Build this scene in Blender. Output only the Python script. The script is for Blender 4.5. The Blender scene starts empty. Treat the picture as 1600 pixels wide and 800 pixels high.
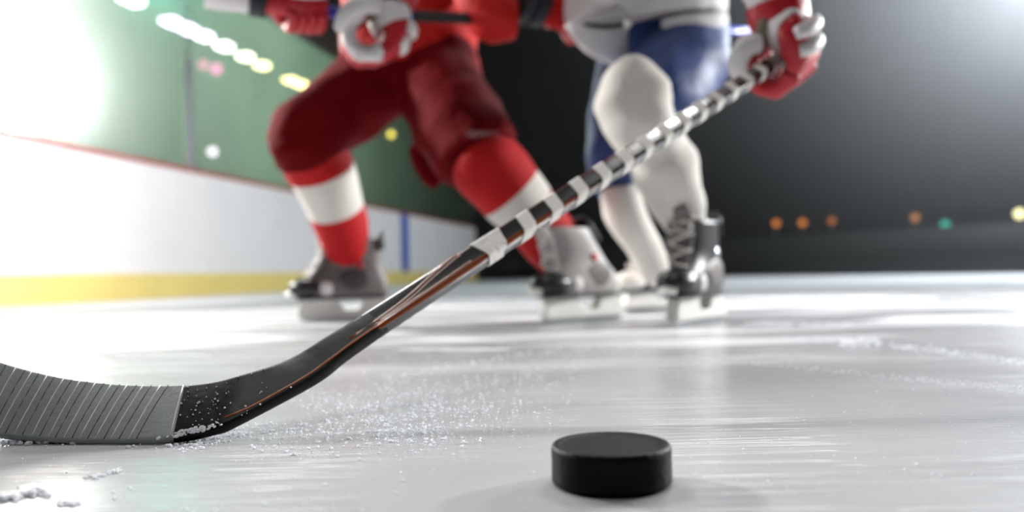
import bpy, bmesh, math, random
from mathutils import Vector, Matrix
from mathutils import noise as mn
random.seed(7)
C = bpy.context.scene.collection
SC = bpy.context.scene
PI = math.pi

# ------------------------------------------------------------------ camera
H, F = 0.135, 1250.0
PITCH, ROLL = math.radians(1.22), math.radians(1.27)
fw = Vector((0, math.cos(PITCH), math.sin(PITCH)))
u0 = Vector((0, -math.sin(PITCH), math.cos(PITCH)))
r0 = Vector((1, 0, 0))
rt = r0*math.cos(ROLL) - u0*math.sin(ROLL)
up = r0*math.sin(ROLL) + u0*math.cos(ROLL)
EYE = Vector((0, 0, H))
cam_d = bpy.data.cameras.new('camera'); cam = bpy.data.objects.new('camera', cam_d); C.objects.link(cam)
cam.matrix_world = Matrix(((rt.x, up.x, -fw.x, 0), (rt.y, up.y, -fw.y, 0), (rt.z, up.z, -fw.z, H), (0, 0, 0, 1)))
cam_d.sensor_width = 36; cam_d.lens = 36*F/1600
cam_d.clip_start = 0.02; cam_d.clip_end = 200
cam_d.dof.use_dof = True; cam_d.dof.focus_distance = 0.66; cam_d.dof.aperture_fstop = 3.0
SC.camera = cam

def ray(px, py):
    return fw + rt*((px-800)/F) - up*((py-400)/F)
def P(px, py, Y):                       # point at depth Y seen at a pixel of the photograph
    d = ray(px, py); return EYE + d*(Y/d.y)
def G(px, py, z=0.0):                   # point of the ice
    d = ray(px, py); return EYE + d*((z-H)/d.z)

# ------------------------------------------------------------------ materials
def lin(c):
    return tuple(((v/255)/12.92 if v/255 <= .04045 else ((v/255+.055)/1.055)**2.4) for v in c)
def mat(name, rgb, rough=.6, metal=0, spec=.5, bump=0, bscale=60, var=0, vscale=8, emit=None, estr=0, coat=0, stretch=None, sheen=0):
    m = bpy.data.materials.new(name); m.use_nodes = True
    nt = m.node_tree; b = nt.nodes['Principled BSDF']
    col = lin(rgb)+(1,)
    b.inputs['Base Color'].default_value = col
    b.inputs['Roughness'].default_value = rough; b.inputs['Metallic'].default_value = metal
    b.inputs['Specular IOR Level'].default_value = spec
    b.inputs['Coat Weight'].default_value = coat; b.inputs['Coat Roughness'].default_value = .08
    b.inputs['Sheen Weight'].default_value = sheen
    tc = nt.nodes.new('ShaderNodeTexCoord'); src = tc.outputs['Object']
    if stretch:
        mp = nt.nodes.new('ShaderNodeMapping'); mp.inputs['Scale'].default_value = stretch
        nt.links.new(src, mp.inputs['Vector']); src = mp.outputs['Vector']
    if var:
        n = nt.nodes.new('ShaderNodeTexNoise'); n.inputs['Scale'].default_value = vscale; n.inputs['Detail'].default_value = 4
        nt.links.new(src, n.inputs['Vector'])
        mx = nt.nodes.new('ShaderNodeMix'); mx.data_type = 'RGBA'
        mx.inputs[6].default_value = tuple(max(0, v*(1-var)) for v in col[:3])+(1,)
        mx.inputs[7].default_value = tuple(min(1, v*(1+var)) for v in col[:3])+(1,)
        nt.links.new(n.outputs['Fac'], mx.inputs[0]); nt.links.new(mx.outputs[2], b.inputs['Base Color'])
    if bump:
        n = nt.nodes.new('ShaderNodeTexNoise'); n.inputs['Scale'].default_value = bscale; n.inputs['Detail'].default_value = 3
        nt.links.new(src, n.inputs['Vector'])
        bp = nt.nodes.new('ShaderNodeBump'); bp.inputs['Strength'].default_value = bump; bp.inputs['Distance'].default_value = .01
        nt.links.new(n.outputs['Fac'], bp.inputs['Height']); nt.links.new(bp.outputs['Normal'], b.inputs['Normal'])
    if emit:
        b.inputs['Emission Color'].default_value = lin(emit)+(1,); b.inputs['Emission Strength'].default_value = estr
    return m

M = {}
M['red_cloth'] = mat('red_cloth', (172, 4, 9), .75, bump=.25, bscale=90, var=.15, vscale=12, spec=.3)
M['red_jersey'] = mat('red_jersey', (176, 18, 10), .7, bump=.7, bscale=22, var=.2, vscale=9, spec=.3)
M['red_pants'] = mat('red_pants', (96, 4, 10), .8, bump=.8, bscale=18, var=.25, vscale=7, spec=.08)
M['white_cloth'] = mat('white_cloth', (212, 210, 210), .8, bump=.3, bscale=120, var=.05, spec=.25)
M['white_knit'] = mat('white_knit', (208, 205, 198), .8, bump=.35, bscale=160, var=.06, spec=.25)
M['navy'] = mat('navy', (32, 58, 112), .6, bump=.6, bscale=20, var=.2, vscale=6, spec=.4)
M['skin'] = mat('skin', (205, 160, 135), .55, bump=.05)
M['grey_boot'] = mat('grey_boot', (104, 99, 97), .5, bump=.15, bscale=50, var=.2, vscale=14)
M['pale_boot'] = mat('pale_boot', (160, 157, 155), .5, bump=.15, bscale=50, var=.15, vscale=14)
M['black_boot'] = mat('black_boot', (30, 30, 33), .35, var=.3, vscale=20)
M['dark_panel'] = mat('dark_panel', (66, 60, 66), .5, bump=.1, var=.2, vscale=25)
M['black'] = mat('black', (16, 16, 18), .5, bump=.1)
M['white_plastic'] = mat('white_plastic', (236, 236, 230), .35, var=.03)
M['steel'] = mat('steel', (200, 205, 210), .25, metal=1)
M['lace'] = mat('lace', (225, 220, 215), .8)
M['red_leather'] = mat('red_leather', (178, 22, 36), .5, bump=.2, bscale=50, var=.15)
M['white_leather'] = mat('white_leather', (214, 210, 210), .5, bump=.15, bscale=50, var=.05)
M['tan_palm'] = mat('tan_palm', (120, 108, 96), .8, bump=.2)
M['dark_cuff'] = mat('dark_cuff', (22, 26, 36), .6, bump=.2)
M['blue_shaft'] = mat('blue_shaft', (58, 74, 180), .35)
M['black_tape'] = mat('black_tape', (34, 34, 34), .8, bump=.3, bscale=120)
M['white_tape'] = mat('white_tape', (232, 228, 222), .75, bump=.3, bscale=220, var=.08, vscale=60)
M['rubber'] = mat('rubber', (13, 14, 14), .52, bump=.12, bscale=260, var=.3, vscale=40, spec=.12)
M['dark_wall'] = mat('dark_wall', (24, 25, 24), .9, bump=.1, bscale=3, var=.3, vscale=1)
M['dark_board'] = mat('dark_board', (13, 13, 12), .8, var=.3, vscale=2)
M['board_white'] = mat('board_white', (238, 237, 235), .45, var=.06, vscale=2.5)
M['kick_yellow'] = mat('kick_yellow', (232, 212, 128), .5, var=.12, vscale=4)
M['red_cap'] = mat('red_cap', (176, 52, 42), .5)
M['blue_line'] = mat('blue_line', (28, 74, 176), .5)
M['alu'] = mat('alu', (190, 188, 196), .35, metal=.6)
M['housing'] = mat('housing', (60, 60, 62), .5, metal=.5)
M['hair'] = mat('hair', (60, 42, 30), .6)
def snow_mat():
    m = bpy.data.materials.new('snow'); m.use_nodes = True; nt = m.node_tree; nt.nodes.clear()
    o = nt.nodes.new('ShaderNodeOutputMaterial'); d = nt.nodes.new('ShaderNodeBsdfDiffuse'); d.inputs['Color'].default_value = (.93, .94, .96, 1)
    t = nt.nodes.new('ShaderNodeBsdfTranslucent'); t.inputs['Color'].default_value = (.93, .94, .97, 1)
    a = nt.nodes.new('ShaderNodeMixShader'); a.inputs[0].default_value = .5
    nt.links.new(d.outputs[0], a.inputs[1]); nt.links.new(t.outputs[0], a.inputs[2]); nt.links.new(a.outputs[0], o.inputs[0]); return m
M['snow'] = snow_mat()

def glass_mat():
    m = bpy.data.materials.new('rink_glass'); m.use_nodes = True; nt = m.node_tree; nt.nodes.clear()
    o = nt.nodes.new('ShaderNodeOutputMaterial'); tr = nt.nodes.new('ShaderNodeBsdfTransparent')
    tr.inputs['Color'].default_value = (.86, .95, .89, 1)
    tl = nt.nodes.new('ShaderNodeBsdfTranslucent'); tl.inputs['Color'].default_value = (.55, .85, .62, 1)
    gl = nt.nodes.new('ShaderNodeBsdfGlossy'); gl.inputs['Roughness'].default_value = .08
    n = nt.nodes.new('ShaderNodeTexNoise'); n.inputs['Scale'].default_value = 1.6; n.inputs['Detail'].default_value = 5
    mr = nt.nodes.new('ShaderNodeMapRange'); mr.inputs[3].default_value = .03; mr.inputs[4].default_value = .07
    nt.links.new(n.outputs['Fac'], mr.inputs[0])
    a = nt.nodes.new('ShaderNodeMixShader'); b = nt.nodes.new('ShaderNodeMixShader')
    nt.links.new(mr.outputs[0], a.inputs[0]); nt.links.new(tr.outputs[0], a.inputs[1]); nt.links.new(tl.outputs[0], a.inputs[2])
    b.inputs[0].default_value = .04
    nt.links.new(a.outputs[0], b.inputs[1]); nt.links.new(gl.outputs[0], b.inputs[2]); nt.links.new(b.outputs[0], o.inputs[0])
    return m
M['glass'] = glass_mat()

def ice_mat():
    m = bpy.data.materials.new('ice'); m.use_nodes = True; nt = m.node_tree; b = nt.nodes['Principled BSDF']; L = nt.links
    tc = nt.nodes.new('ShaderNodeTexCoord')
    def math_(op, a, bb=None, c=None):
        n = nt.nodes.new('ShaderNodeMath'); n.operation = op
        for i, v in enumerate((a, bb, c)):
            if v is None: continue
            if isinstance(v, (int, float)): n.inputs[i].default_value = v
            else: L.new(v, n.inputs[i])
        return n.outputs[0]
    def noise(rot, scale, s=1.0, detail=3, dist=0):
        mp = nt.nodes.new('ShaderNodeMapping'); mp.inputs['Rotation'].default_value = (0, 0, math.radians(rot)); mp.inputs['Scale'].default_value = scale
        L.new(tc.outputs['Object'], mp.inputs['Vector'])
        n = nt.nodes.new('ShaderNodeTexNoise'); n.inputs['Scale'].default_value = s; n.inputs['Detail'].default_value = detail; n.inputs['Distortion'].default_value = dist
        L.new(mp.outputs['Vector'], n.inputs['Vector']); return n.outputs['Fac']
    def ridge(f, w):                     # thin lines where the noise crosses one half
        d = math_('ABSOLUTE', math_('SUBTRACT', f, .5))
        r = nt.nodes.new('ShaderNodeMapRange'); r.interpolation_type = 'SMOOTHSTEP'
        L.new(d, r.inputs[0]); r.inputs[1].default_value = 0; r.inputs[2].default_value = w; r.inputs[3].default_value = 1; r.inputs[4].default_value = 0
        return r.outputs[0]
    def ramp(f, lo, hi):
        r = nt.nodes.new('ShaderNodeMapRange'); r.interpolation_type = 'SMOOTHSTEP'
        L.new(f, r.inputs[0]); r.inputs[1].default_value = lo; r.inputs[2].default_value = hi; return r.outputs[0]
    s1 = ridge(noise(28, (1.6, 40, 1), 1, 2), .016)
    s2 = ridge(noise(-17, (1.5, 44, 1), 1, 2), .014)
    s3 = ridge(noise(58, (1.4, 34, 1), 1, 1, .3), .012)
    s4 = ridge(noise(-52, (.8, 14, 1), 1, 1, .6), .006)
    gate = ramp(noise(10, (1, 1, 1), 2.2, 3), .42, .62)
    scr = math_('MAXIMUM', math_('MAXIMUM', s1, s2), math_('MAXIMUM', s3, s4))
    scr = math_('MULTIPLY', scr, gate)
    fine = noise(24, (14, 130, 1), 1, 5)
    fine2 = noise(-20, (18, 240, 1), 1, 4)
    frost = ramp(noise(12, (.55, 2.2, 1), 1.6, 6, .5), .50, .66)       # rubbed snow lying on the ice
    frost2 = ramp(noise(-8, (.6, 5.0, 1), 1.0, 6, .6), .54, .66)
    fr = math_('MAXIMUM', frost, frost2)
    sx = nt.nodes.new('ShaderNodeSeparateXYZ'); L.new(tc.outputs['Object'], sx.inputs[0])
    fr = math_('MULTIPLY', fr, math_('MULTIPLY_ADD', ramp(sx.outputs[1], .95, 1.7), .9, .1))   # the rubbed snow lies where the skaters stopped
    fr = math_('MAXIMUM', fr, math_('MULTIPLY', ramp(sx.outputs[1], 2.6, 5.5), .75))   # frost white raised over the far ice to stand in for missing light
    blot = noise(0, (1, 1, 1), 5, 6)
    mx = nt.nodes.new('ShaderNodeMix'); mx.data_type = 'RGBA'
    mx.inputs[6].default_value = lin((156, 157, 159))+(1,); mx.inputs[7].default_value = lin((178, 179, 181))+(1,)
    L.new(blot, mx.inputs[0])
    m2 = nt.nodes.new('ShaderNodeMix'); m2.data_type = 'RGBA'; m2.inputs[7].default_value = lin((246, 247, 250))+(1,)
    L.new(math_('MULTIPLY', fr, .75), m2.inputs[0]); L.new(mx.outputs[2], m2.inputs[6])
    m3 = nt.nodes.new('ShaderNodeMix'); m3.data_type = 'RGBA'; m3.inputs[7].default_value = lin((236, 238, 242))+(1,)
    L.new(math_('MULTIPLY', scr, .32), m3.inputs[0]); L.new(m2.outputs[2], m3.inputs[6])
    L.new(m3.outputs[2], b.inputs['Base Color'])
    ro = math_('ADD', math_('MULTIPLY', fr, .35), math_('MULTIPLY_ADD', fine, .16, .12))
    L.new(ro, b.inputs['Roughness'])
    b.inputs['IOR'].default_value = 1.31; b.inputs['Specular IOR Level'].default_value = .32
    h = math_('ADD', math_('MULTIPLY', math_('ADD', fine, fine2), .35), math_('MULTIPLY', scr, -.8))
    h = math_('ADD', h, math_('MULTIPLY', fr, .5))
    bp = nt.nodes.new('ShaderNodeBump'); bp.inputs['Strength'].default_value = .3; bp.inputs['Distance'].default_value = .004
    L.new(h, bp.inputs['Height']); L.new(bp.outputs['Normal'], b.inputs['Normal'])
    return m
M['ice'] = ice_mat()

def lamp_mat(name, rgb, s):
    m = bpy.data.materials.new(name); m.use_nodes = True; nt = m.node_tree; nt.nodes.clear()
    o = nt.nodes.new('ShaderNodeOutputMaterial'); e = nt.nodes.new('ShaderNodeEmission')
    e.inputs['Color'].default_value = lin(rgb)+(1,); e.inputs['Strength'].default_value = s
    nt.links.new(e.outputs[0], o.inputs[0]); return m

def shaft_mat():                         # black carbon shaft with rust brown streaks along it
    m = mat('carbon_shaft', (16, 14, 15), .22, spec=.6, coat=.5); nt = m.node_tree; b = nt.nodes['Principled BSDF']
    tc = nt.nodes.new('ShaderNodeTexCoord'); mp = nt.nodes.new('ShaderNodeMapping'); mp.inputs['Scale'].default_value = (1.3, 60, 60)
    n = nt.nodes.new('ShaderNodeTexNoise'); n.inputs['Scale'].default_value = 1; n.inputs['Detail'].default_value = 1
    nt.links.new(tc.outputs['Object'], mp.inputs['Vector']); nt.links.new(mp.outputs['Vector'], n.inputs['Vector'])
    cr = nt.nodes.new('ShaderNodeMapRange'); cr.interpolation_type = 'SMOOTHSTEP'
    cr.inputs[1].default_value = .62; cr.inputs[2].default_value = .67; nt.links.new(n.outputs['Fac'], cr.inputs[0])
    mx = nt.nodes.new('ShaderNodeMix'); mx.data_type = 'RGBA'; mx.inputs[6].default_value = lin((15, 13, 15))+(1,); mx.inputs[7].default_value = lin((120, 58, 26))+(1,)
    nt.links.new(cr.outputs[0], mx.inputs[0]); nt.links.new(mx.outputs[2], b.inputs['Base Color']); return m
M['carbon'] = shaft_mat()
M['blade_black'] = mat('blade_black', (15, 16, 13), .42, bump=.06, bscale=80, spec=.15)
M['rust'] = mat('rust', (150, 74, 32), .35)
def blade_tape_mat():
    m = mat('blade_tape', (150, 156, 154), .8, bump=.1, bscale=240, var=.28, vscale=26); return m
M['blade_tape'] = blade_tape_mat()
M['tape_edge'] = mat('tape_edge', (244, 244, 240), .8)
M['tape_gap'] = mat('tape_gap', (38, 38, 38), .8)

# ------------------------------------------------------------------ mesh helpers
def obj(name, bm, mats, parent=None, smooth=True, bevel=0, kind=None, subsurf=0, remesh=0, smooth_it=0, solid=0):
    me = bpy.data.meshes.new(name)
    bmesh.ops.recalc_face_normals(bm, faces=bm.faces)
    bm.to_mesh(me); bm.free()
    for m in (mats if isinstance(mats, (list, tuple)) else [mats]): me.materials.append(m)
    if smooth:
        for p in me.polygons: p.use_smooth = True
    o = bpy.data.objects.new(name, me); C.objects.link(o)
    if parent: o.parent = parent; o.matrix_parent_inverse = Matrix.Identity(4) if parent.matrix_world == Matrix.Identity(4) else parent.matrix_world.inverted()
    if remesh:
        r = o.modifiers.new('remesh', 'REMESH'); r.mode = 'VOXEL'; r.voxel_size = remesh; r.use_smooth_shade = True
    if smooth_it:
        s = o.modifiers.new('smooth', 'SMOOTH'); s.iterations = smooth_it; s.factor = .5
    if solid:
        s = o.modifiers.new('solid', 'SOLIDIFY'); s.thickness = solid; s.offset = 0
    if bevel:
        b = o.modifiers.new('bevel', 'BEVEL'); b.width = bevel; b.segments = 3; b.limit_method = 'ANGLE'; b.angle_limit = math.radians(35)
        o.modifiers.new('wn', 'WEIGHTED_NORMAL')
    if subsurf:
        s = o.modifiers.new('sub', 'SUBSURF'); s.levels = subsurf; s.render_levels = subsurf
    if kind: o['kind'] = kind
    return o
def tag(o, label, cat, group=None, kind=None):
    o['label'] = label; o['category'] = cat
    if group: o['group'] = group
    if kind: o['kind'] = kind
    return o
def thing(name, label, cat, loc, group=None):
    o = bpy.data.objects.new(name, None); C.objects.link(o); o.location = loc; o.empty_display_size = .1
    o.matrix_world = Matrix.Translation(loc)
    return tag(o, label, cat, group)
def cr(p0, p1, p2, p3, t):
    return .5*((2*p1)+(p2-p0)*t+(2*p0-5*p1+4*p2-p3)*t*t+(3*p1-p0-3*p2+p3)*t**3)
def spline(pts, n):
    out = []
    for i in range(len(pts)-1):
        a = pts[max(0, i-1)]; b = pts[i]; c = pts[i+1]; d = pts[min(len(pts)-1, i+2)]
        for k in range(n): out.append((cr(a, b, c, d, k/n), i))
    out.append((pts[-1], len(pts)-2)); return out
def tube(bm, pts, radii, hint=(0, 1, 0), seg=24, n=6, mats=None, wob=0, wscale=9, power=2.0, caps=True, seed=0):
    hint = Vector(hint); pts = [Vector(p) for p in pts]
    rr = [Vector((r[0], r[1], 0)) if isinstance(r, (tuple, list)) else Vector((r, r, 0)) for r in radii]
    sp = spline(pts, n); sr = spline(rr, n); rings = []
    for k, (p, i) in enumerate(sp):
        a = sp[max(0, k-1)][0]; b = sp[min(len(sp)-1, k+1)][0]
        T = (b-a).normalized(); S = hint.cross(T)
        if S.length < 1e-4: S = Vector((1, 0, 0)).cross(T)
        S.normalize(); B = T.cross(S)
        ra, rb = max(sr[k][0].x, 1e-4), max(sr[k][0].y, 1e-4); ring = []
        for j in range(seg):
            t = 2*PI*j/seg; c, s = math.cos(t), math.sin(t)
            if power != 2.0:
                c = math.copysign(abs(c)**(2/power), c); s = math.copysign(abs(s)**(2/power), s)
            v = p + S*(ra*c) + B*(rb*s)
            if wob:
                w = mn.noise(Vector((v.x*wscale+seed, v.y*wscale, v.z*wscale*1.6)))
                v += (v-p).normalized()*(w*wob)
            ring.append(bm.verts.new(v))
        rings.append((ring, i))
    for k in range(len(rings)-1):
        for j in range(seg):
            f = bm.faces.new((rings[k][0][j], rings[k][0][(j+1) % seg], rings[k+1][0][(j+1) % seg], rings[k+1][0][j]))
            if mats: f.material_index = mats[rings[k][1]]
    if caps:
        f = bm.faces.new(rings[0][0][::-1]); f.material_index = mats[0] if mats else 0
        f = bm.faces.new(rings[-1][0]); f.material_index = mats[-1] if mats else 0
    return rings
def ball(bm, c, r, seg=20, rings=14, mtx=None):
    r = r if isinstance(r, (tuple, list)) else (r, r, r)
    m = Matrix.Translation(c) @ (mtx.to_4x4() if mtx else Matrix.Identity(4)) @ Matrix.Diagonal((r[0], r[1], r[2], 1))
    return bmesh.ops.create_uvsphere(bm, u_segments=seg, v_segments=rings, radius=1, matrix=m)
def box(bm, lo, hi, mtx=None):
    lo = Vector(lo); hi = Vector(hi); c = (lo+hi)/2; s = hi-lo
    m = (mtx or Matrix.Identity(4)) @ Matrix.Translation(c) @ Matrix.Diagonal((s.x, s.y, s.z, 1))
    return bmesh.ops.create_cube(bm, size=1, matrix=m)
def extrude_profile(bm, poly, hw, mtx=None):          # poly in x,z ; thickness 2*hw along y
    a = [bm.verts.new((x, -hw, z)) for x, z in poly]; b = [bm.verts.new((x, hw, z)) for x, z in poly]; n = len(poly)
    bm.faces.new(a); bm.faces.new(b[::-1])
    for i in range(n): bm.faces.new((a[i], b[i], b[(i+1) % n], a[(i+1) % n]))
    if mtx: bmesh.ops.transform(bm, matrix=mtx, verts=a+b)
def lathe(bm, prof, seg=64, mtx=None):                # prof: (r,z) from axis to axis
    rings = []
    for r, z in prof:
        if r < 1e-6: rings.append([bm.verts.new((0, 0, z))])
        else: rings.append([bm.verts.new((r*math.cos(2*PI*j/seg), r*math.sin(2*PI*j/seg), z)) for j in range(seg)])
    for a, b in zip(rings, rings[1:]):
        for j in range(seg):
            k = (j+1) % seg
            vs = [a[j % len(a)], a[k % len(a)], b[k % len(b)], b[j % len(b)]]
            u = []
            for v in vs:
                if v not in u: u.append(v)
            if len(u) > 2: bm.faces.new(u)
    if mtx: bmesh.ops.transform(bm, matrix=mtx, verts=[v for r in rings for v in r])
def frame(xa, za, o):                                 # matrix with x axis xa, z axis near za, origin o
    x = Vector(xa).normalized(); z = Vector(za); z = (z-x*z.dot(x)).normalized(); y = z.cross(x)
    return Matrix(((x.x, y.x, z.x, o[0]), (x.y, y.y, z.y, o[1]), (x.z, y.z, z.z, o[2]), (0, 0, 0, 1)))
NB = bmesh.new

# ------------------------------------------------------------------ setting: ice, boards, glass, hall
bm = NB(); bmesh.ops.create_grid(bm, x_segments=1, y_segments=1, size=1, matrix=Matrix.Translation((1, 9, 0)) @ Matrix.Diagonal((13, 12, 1, 1)))
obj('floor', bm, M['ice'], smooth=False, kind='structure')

# the line of the boards: straight on the left, round the far corner, then the dark far side
bd = Vector((.208, .978, 0)).normalized(); bn = Vector((.978, -.208, 0))   # along / into the rink
B0 = Vector((-3.04, 4.75, 0))
def bp_(t, off=0, z=0): return B0 + bd*t + bn*off + Vector((0, 0, z))
LB = (-4.5, 11.2)
def strip(name, z0, z1, o0, o1, m, t0=LB[0], t1=LB[1], kind='structure', parent=None):
    bm = NB(); mm = frame(bd, (0, 0, 1), B0)        # local x along boards, y = z cross x
    s = -1 if (mm.to_3x3() @ Vector((0, 1, 0))).dot(bn) < 0 else 1
    ys = sorted((s*o0, s*o1)); box(bm, (t0, ys[0], z0), (t1, ys[1], z1), mm)
    return obj(name, bm, m, parent=parent, smooth=False, kind=kind)
strip('wall_left', 0, 1.03, -.10, 0, M['board_white'])
strip('baseboard_left', .0, .19, .001, .014, M['kick_yellow'])
strip('trim_1', 1.03, 1.055, -.11, .012, M['red_cap'])
strip('trim_2', .19, 1.03, .001, .004, M['blue_line'], 6.95, 7.25)
# glass panes and the posts between them
pane = [(-4.5, -1.332), (-1.328, .628), (.632, 1.93), (1.99, 4.298), (4.302, 6.628), (6.632, 8.928), (8.932, 11.2)]
for i, (a, b) in enumerate(pane):
    strip('window_%d' % (i+1), 1.055, 2.75, -.056, -.044, M['glass'], a, b)
posts = [(a[1]+b[0])/2 for a, b in zip(pane, pane[1:])]
for i, t in enumerate(posts):
    if i == 2: strip('trim_%d' % (i+3), 1.055, 1.98 if i != 2 else 1.98, -.075, -.025, M['alu'], t-.026, t+.026)

# far side of the rink: dark boards that sweep round the corner, dark hall walls behind
def sweep(name, pts, z0, z1, th, m):
    bm = NB(); cols = []
    for i, p in enumerate(pts):
        a = Vector(pts[max(0, i-1)]); b = Vector(pts[min(len(pts)-1, i+1)]); t = (b-a).normalized(); nrm = Vector((t.y, -t.x))
        p = Vector(p); q = p - nrm*th
        cols.append([bm.verts.new((p.x, p.y, z0)), bm.verts.new((p.x, p.y, z1)), bm.verts.new((q.x, q.y, z1)), bm.verts.new((q.x, q.y, z0))])
    for a, b in zip(cols, cols[1:]):
        for j in range(4): bm.faces.new((a[j], a[(j+1) % 4], b[(j+1) % 4], b[j]))
    bm.faces.new(cols[0]); bm.faces.new(cols[-1][::-1])
    return obj(name, bm, m, smooth=True, kind='structure')
e = bp_(LB[1])
corner = [(e.x, e.y), (e.x+.25, e.y+.75), (e.x+.9, e.y+1.2), (1.3, 16.2), (2.3, 15.4), (3.3, 13.9), (4.4, 11.8), (5.76, 9.1), (7.0, 6.4), (8.2, 3.5)]
sp = [tuple(v[0].xy) for v in spline([Vector((a, b, 0)) for a, b in corner], 4)]
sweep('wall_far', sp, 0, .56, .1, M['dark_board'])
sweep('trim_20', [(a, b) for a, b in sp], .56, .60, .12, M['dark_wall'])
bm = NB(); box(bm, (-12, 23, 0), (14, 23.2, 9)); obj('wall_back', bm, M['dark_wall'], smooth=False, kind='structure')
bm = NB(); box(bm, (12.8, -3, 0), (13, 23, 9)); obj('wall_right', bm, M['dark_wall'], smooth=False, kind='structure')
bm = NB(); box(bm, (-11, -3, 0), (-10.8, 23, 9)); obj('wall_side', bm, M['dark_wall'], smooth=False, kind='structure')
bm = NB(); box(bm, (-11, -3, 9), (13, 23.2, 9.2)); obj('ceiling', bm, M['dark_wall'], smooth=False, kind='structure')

# ------------------------------------------------------------------ puck
pc = P(956, 760, .513); pc.z = 0
puck = NB()
prof = [(0, 0), (.0345, 0), (.0365, .0008), (.0381, .0028), (.0381, .0085)]
for z in (.0095, .0115, .0135, .0155, .0175): prof.append((.0379 if z in (.0115, .0155) else .0381, z))
prof += [(.0381, .0222), (.0376, .0240), (.0364, .0252), (.0345, .0254), (.0328, .0251), (.0315, .0243), (.0300, .0241), (.02, .0241), (0, .0241)]
lathe(puck, prof, 128, Matrix.Translation(pc))
po = obj('hockey_puck', puck, M['rubber'])
tag(po, 'black rubber hockey puck lying on the ice in front of the stick', 'puck')

# ------------------------------------------------------------------ taped stick in the foreground
A = P(430, 608, .728); Bt = P(1212, 96, 1.45)
ax = (Bt-A).normalized(); SL = (Bt-A).length
view = (EYE-P(700, 429, .88)).normalized()
e1 = (view-ax*view.dot(ax)).normalized(); e2 = ax.cross(e1)
if e2.z < 0: e2 = -e2                                  # image-up side
al = math.radians(43)
nb = (e1*math.cos(al)+e2*math.sin(al)).normalized()    # normal of the broad face
nn = (e1*math.sin(al)-e2*math.cos(al)).normalized()    # normal of the narrow face that shows
SW, ST = .0150, .0085                                  # half sizes of the shaft
def rrect(w, t, r, k=4):                               # rounded rectangle, w along nn, t along nb
    o = []
    for cx, cy, a0 in ((w-r, t-r, 0), (-w+r, t-r, 90), (-w+r, -t+r, 180), (w-r, -t+r, 270)):
        for i in range(k+1):
            a = math.radians(a0+90*i/k); o.append((cx+r*math.cos(a), cy+r*math.sin(a)))
    return o
stick = NB()
SM = Matrix(((ax.x, nn.x, nb.x, A.x), (ax.y, nn.y, nb.y, A.y), (ax.z, nn.z, nb.z, A.z), (0, 0, 0, 1)))   # stick space
rings = []
N = 40
for k in range(N+1):
    s = .118 + (SL-.118)*(k-1)/(N-1) if k else .085
    rings.append([stick.verts.new((s, a, b)) for a, b in rrect(SW*(1 if k else .75), ST*(1 if k else .7), .0045 if k else .003)])
for a, b in zip(rings, rings[1:]):
    n = len(a)
    for j in range(n): stick.faces.new((a[j], a[(j+1) % n], b[(j+1) % n], b[j]))
stick.faces.new(rings[0][::-1]); stick.faces.new(rings[-1])
st = obj('hockey_stick', stick, M['carbon']); st.matrix_world = SM
tag(st, 'black hockey stick with white spiral tape, its grey taped blade on the ice', 'hockey stick')
def sobj(name, bm, m, parent=st, **k):
    o = obj(name, bm, m, **k); o.parent = parent
    return o
# blade: cross sections from the toe to the neck. each has its top and bottom edge in the photograph and how far away they are
bl = [  # top px, py, Y ; bottom px, py, Y ; half thickness
    (-232, 560, .662, -236, 590, .655, .0022), (-215, 537, .672, -222, 622, .648, .0026), (-180, 527, .690, -190, 648, .652, .0028),
    (-120, 537, .704, -130, 668, .664, .003), (-60, 551, .712, -66, 677, .672, .0032),
    (0, 568, .718, -3, 683, .680, .0034), (60, 585, .718, 60, 689, .677, .0036), (120, 597, .717, 120, 693, .672, .0038), (180, 604, .716, 180, 694.5, .668, .0040),
    (240, 607, .716, 240, 693, .665, .0044), (290, 606, .717, 285, 688, .667, .0048), (340, 600, .720, 330, 678, .673, .0053),
    (390, 586, .728, 372, 663, .684, .0060)]
rows3 = [(P(a, b, c), P(d, e_, f), g) for a, b, c, d, e_, f, g in bl]
for s_, w_, g in ((.030, .0205, .0070), (.070, .0172, .0080), (.108, .0155, .0087), (.135, .0148, .0082)):     # the neck runs out into the shaft
    c_ = A+ax*s_; rows3.append((c_-nn*w_*(1 if s_ > .05 else .95), c_+nn*w_, g))
inv = SM.inverted()
def blade_mesh(rows, grow=0, seg=10, nsub=5):
    bm = NB(); R = []
    tp = spline([r[0] for r in rows], nsub); bt = spline([r[1] for r in rows], nsub)
    th = spline([Vector((r[2], 0, 0)) for r in rows], nsub)
    for k in range(len(tp)):
        t = tp[k][0]; b = bt[k][0]; a0 = (tp[max(0, k-1)][0]+bt[max(0, k-1)][0])/2; a1 = (tp[min(len(tp)-1, k+1)][0]+bt[min(len(tp)-1, k+1)][0])/2
        T = (a1-a0).normalized(); U = (t-b).normalized(); Nn = T.cross(U).normalized(); h = (t-b).length/2+grow; c = (t+b)/2; w = th[k][0].x+grow
        pts = rrect(h, w, min(w*.85, .006), 4)
        ring = []
        for u, v in pts:
            q = c+U*u+Nn*v
            if q.z < .0004: q.z = .0004
            ring.append(bm.verts.new(inv @ q))
        R.append(ring)
    for a, b in zip(R, R[1:]):
        n = len(a)
        for j in range(n): bm.faces.new((a[j], a[(j+1) % n], b[(j+1) % n], b[j]))
    bm.faces.new(R[0][::-1]); bm.faces.new(R[-1])
    return bm
blade = sobj('blade', blade_mesh(rows3), M['blade_black'])
tape_rows = rows3[:10]+[(P(291, 606, .717), P(272, 689.6, .6662), .00470)]
bt_o = sobj('blade_tape', blade_mesh(tape_rows, .0007), M['blade_tape'])
bt_o['label'] = 'grey cloth tape wound round the blade'
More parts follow.
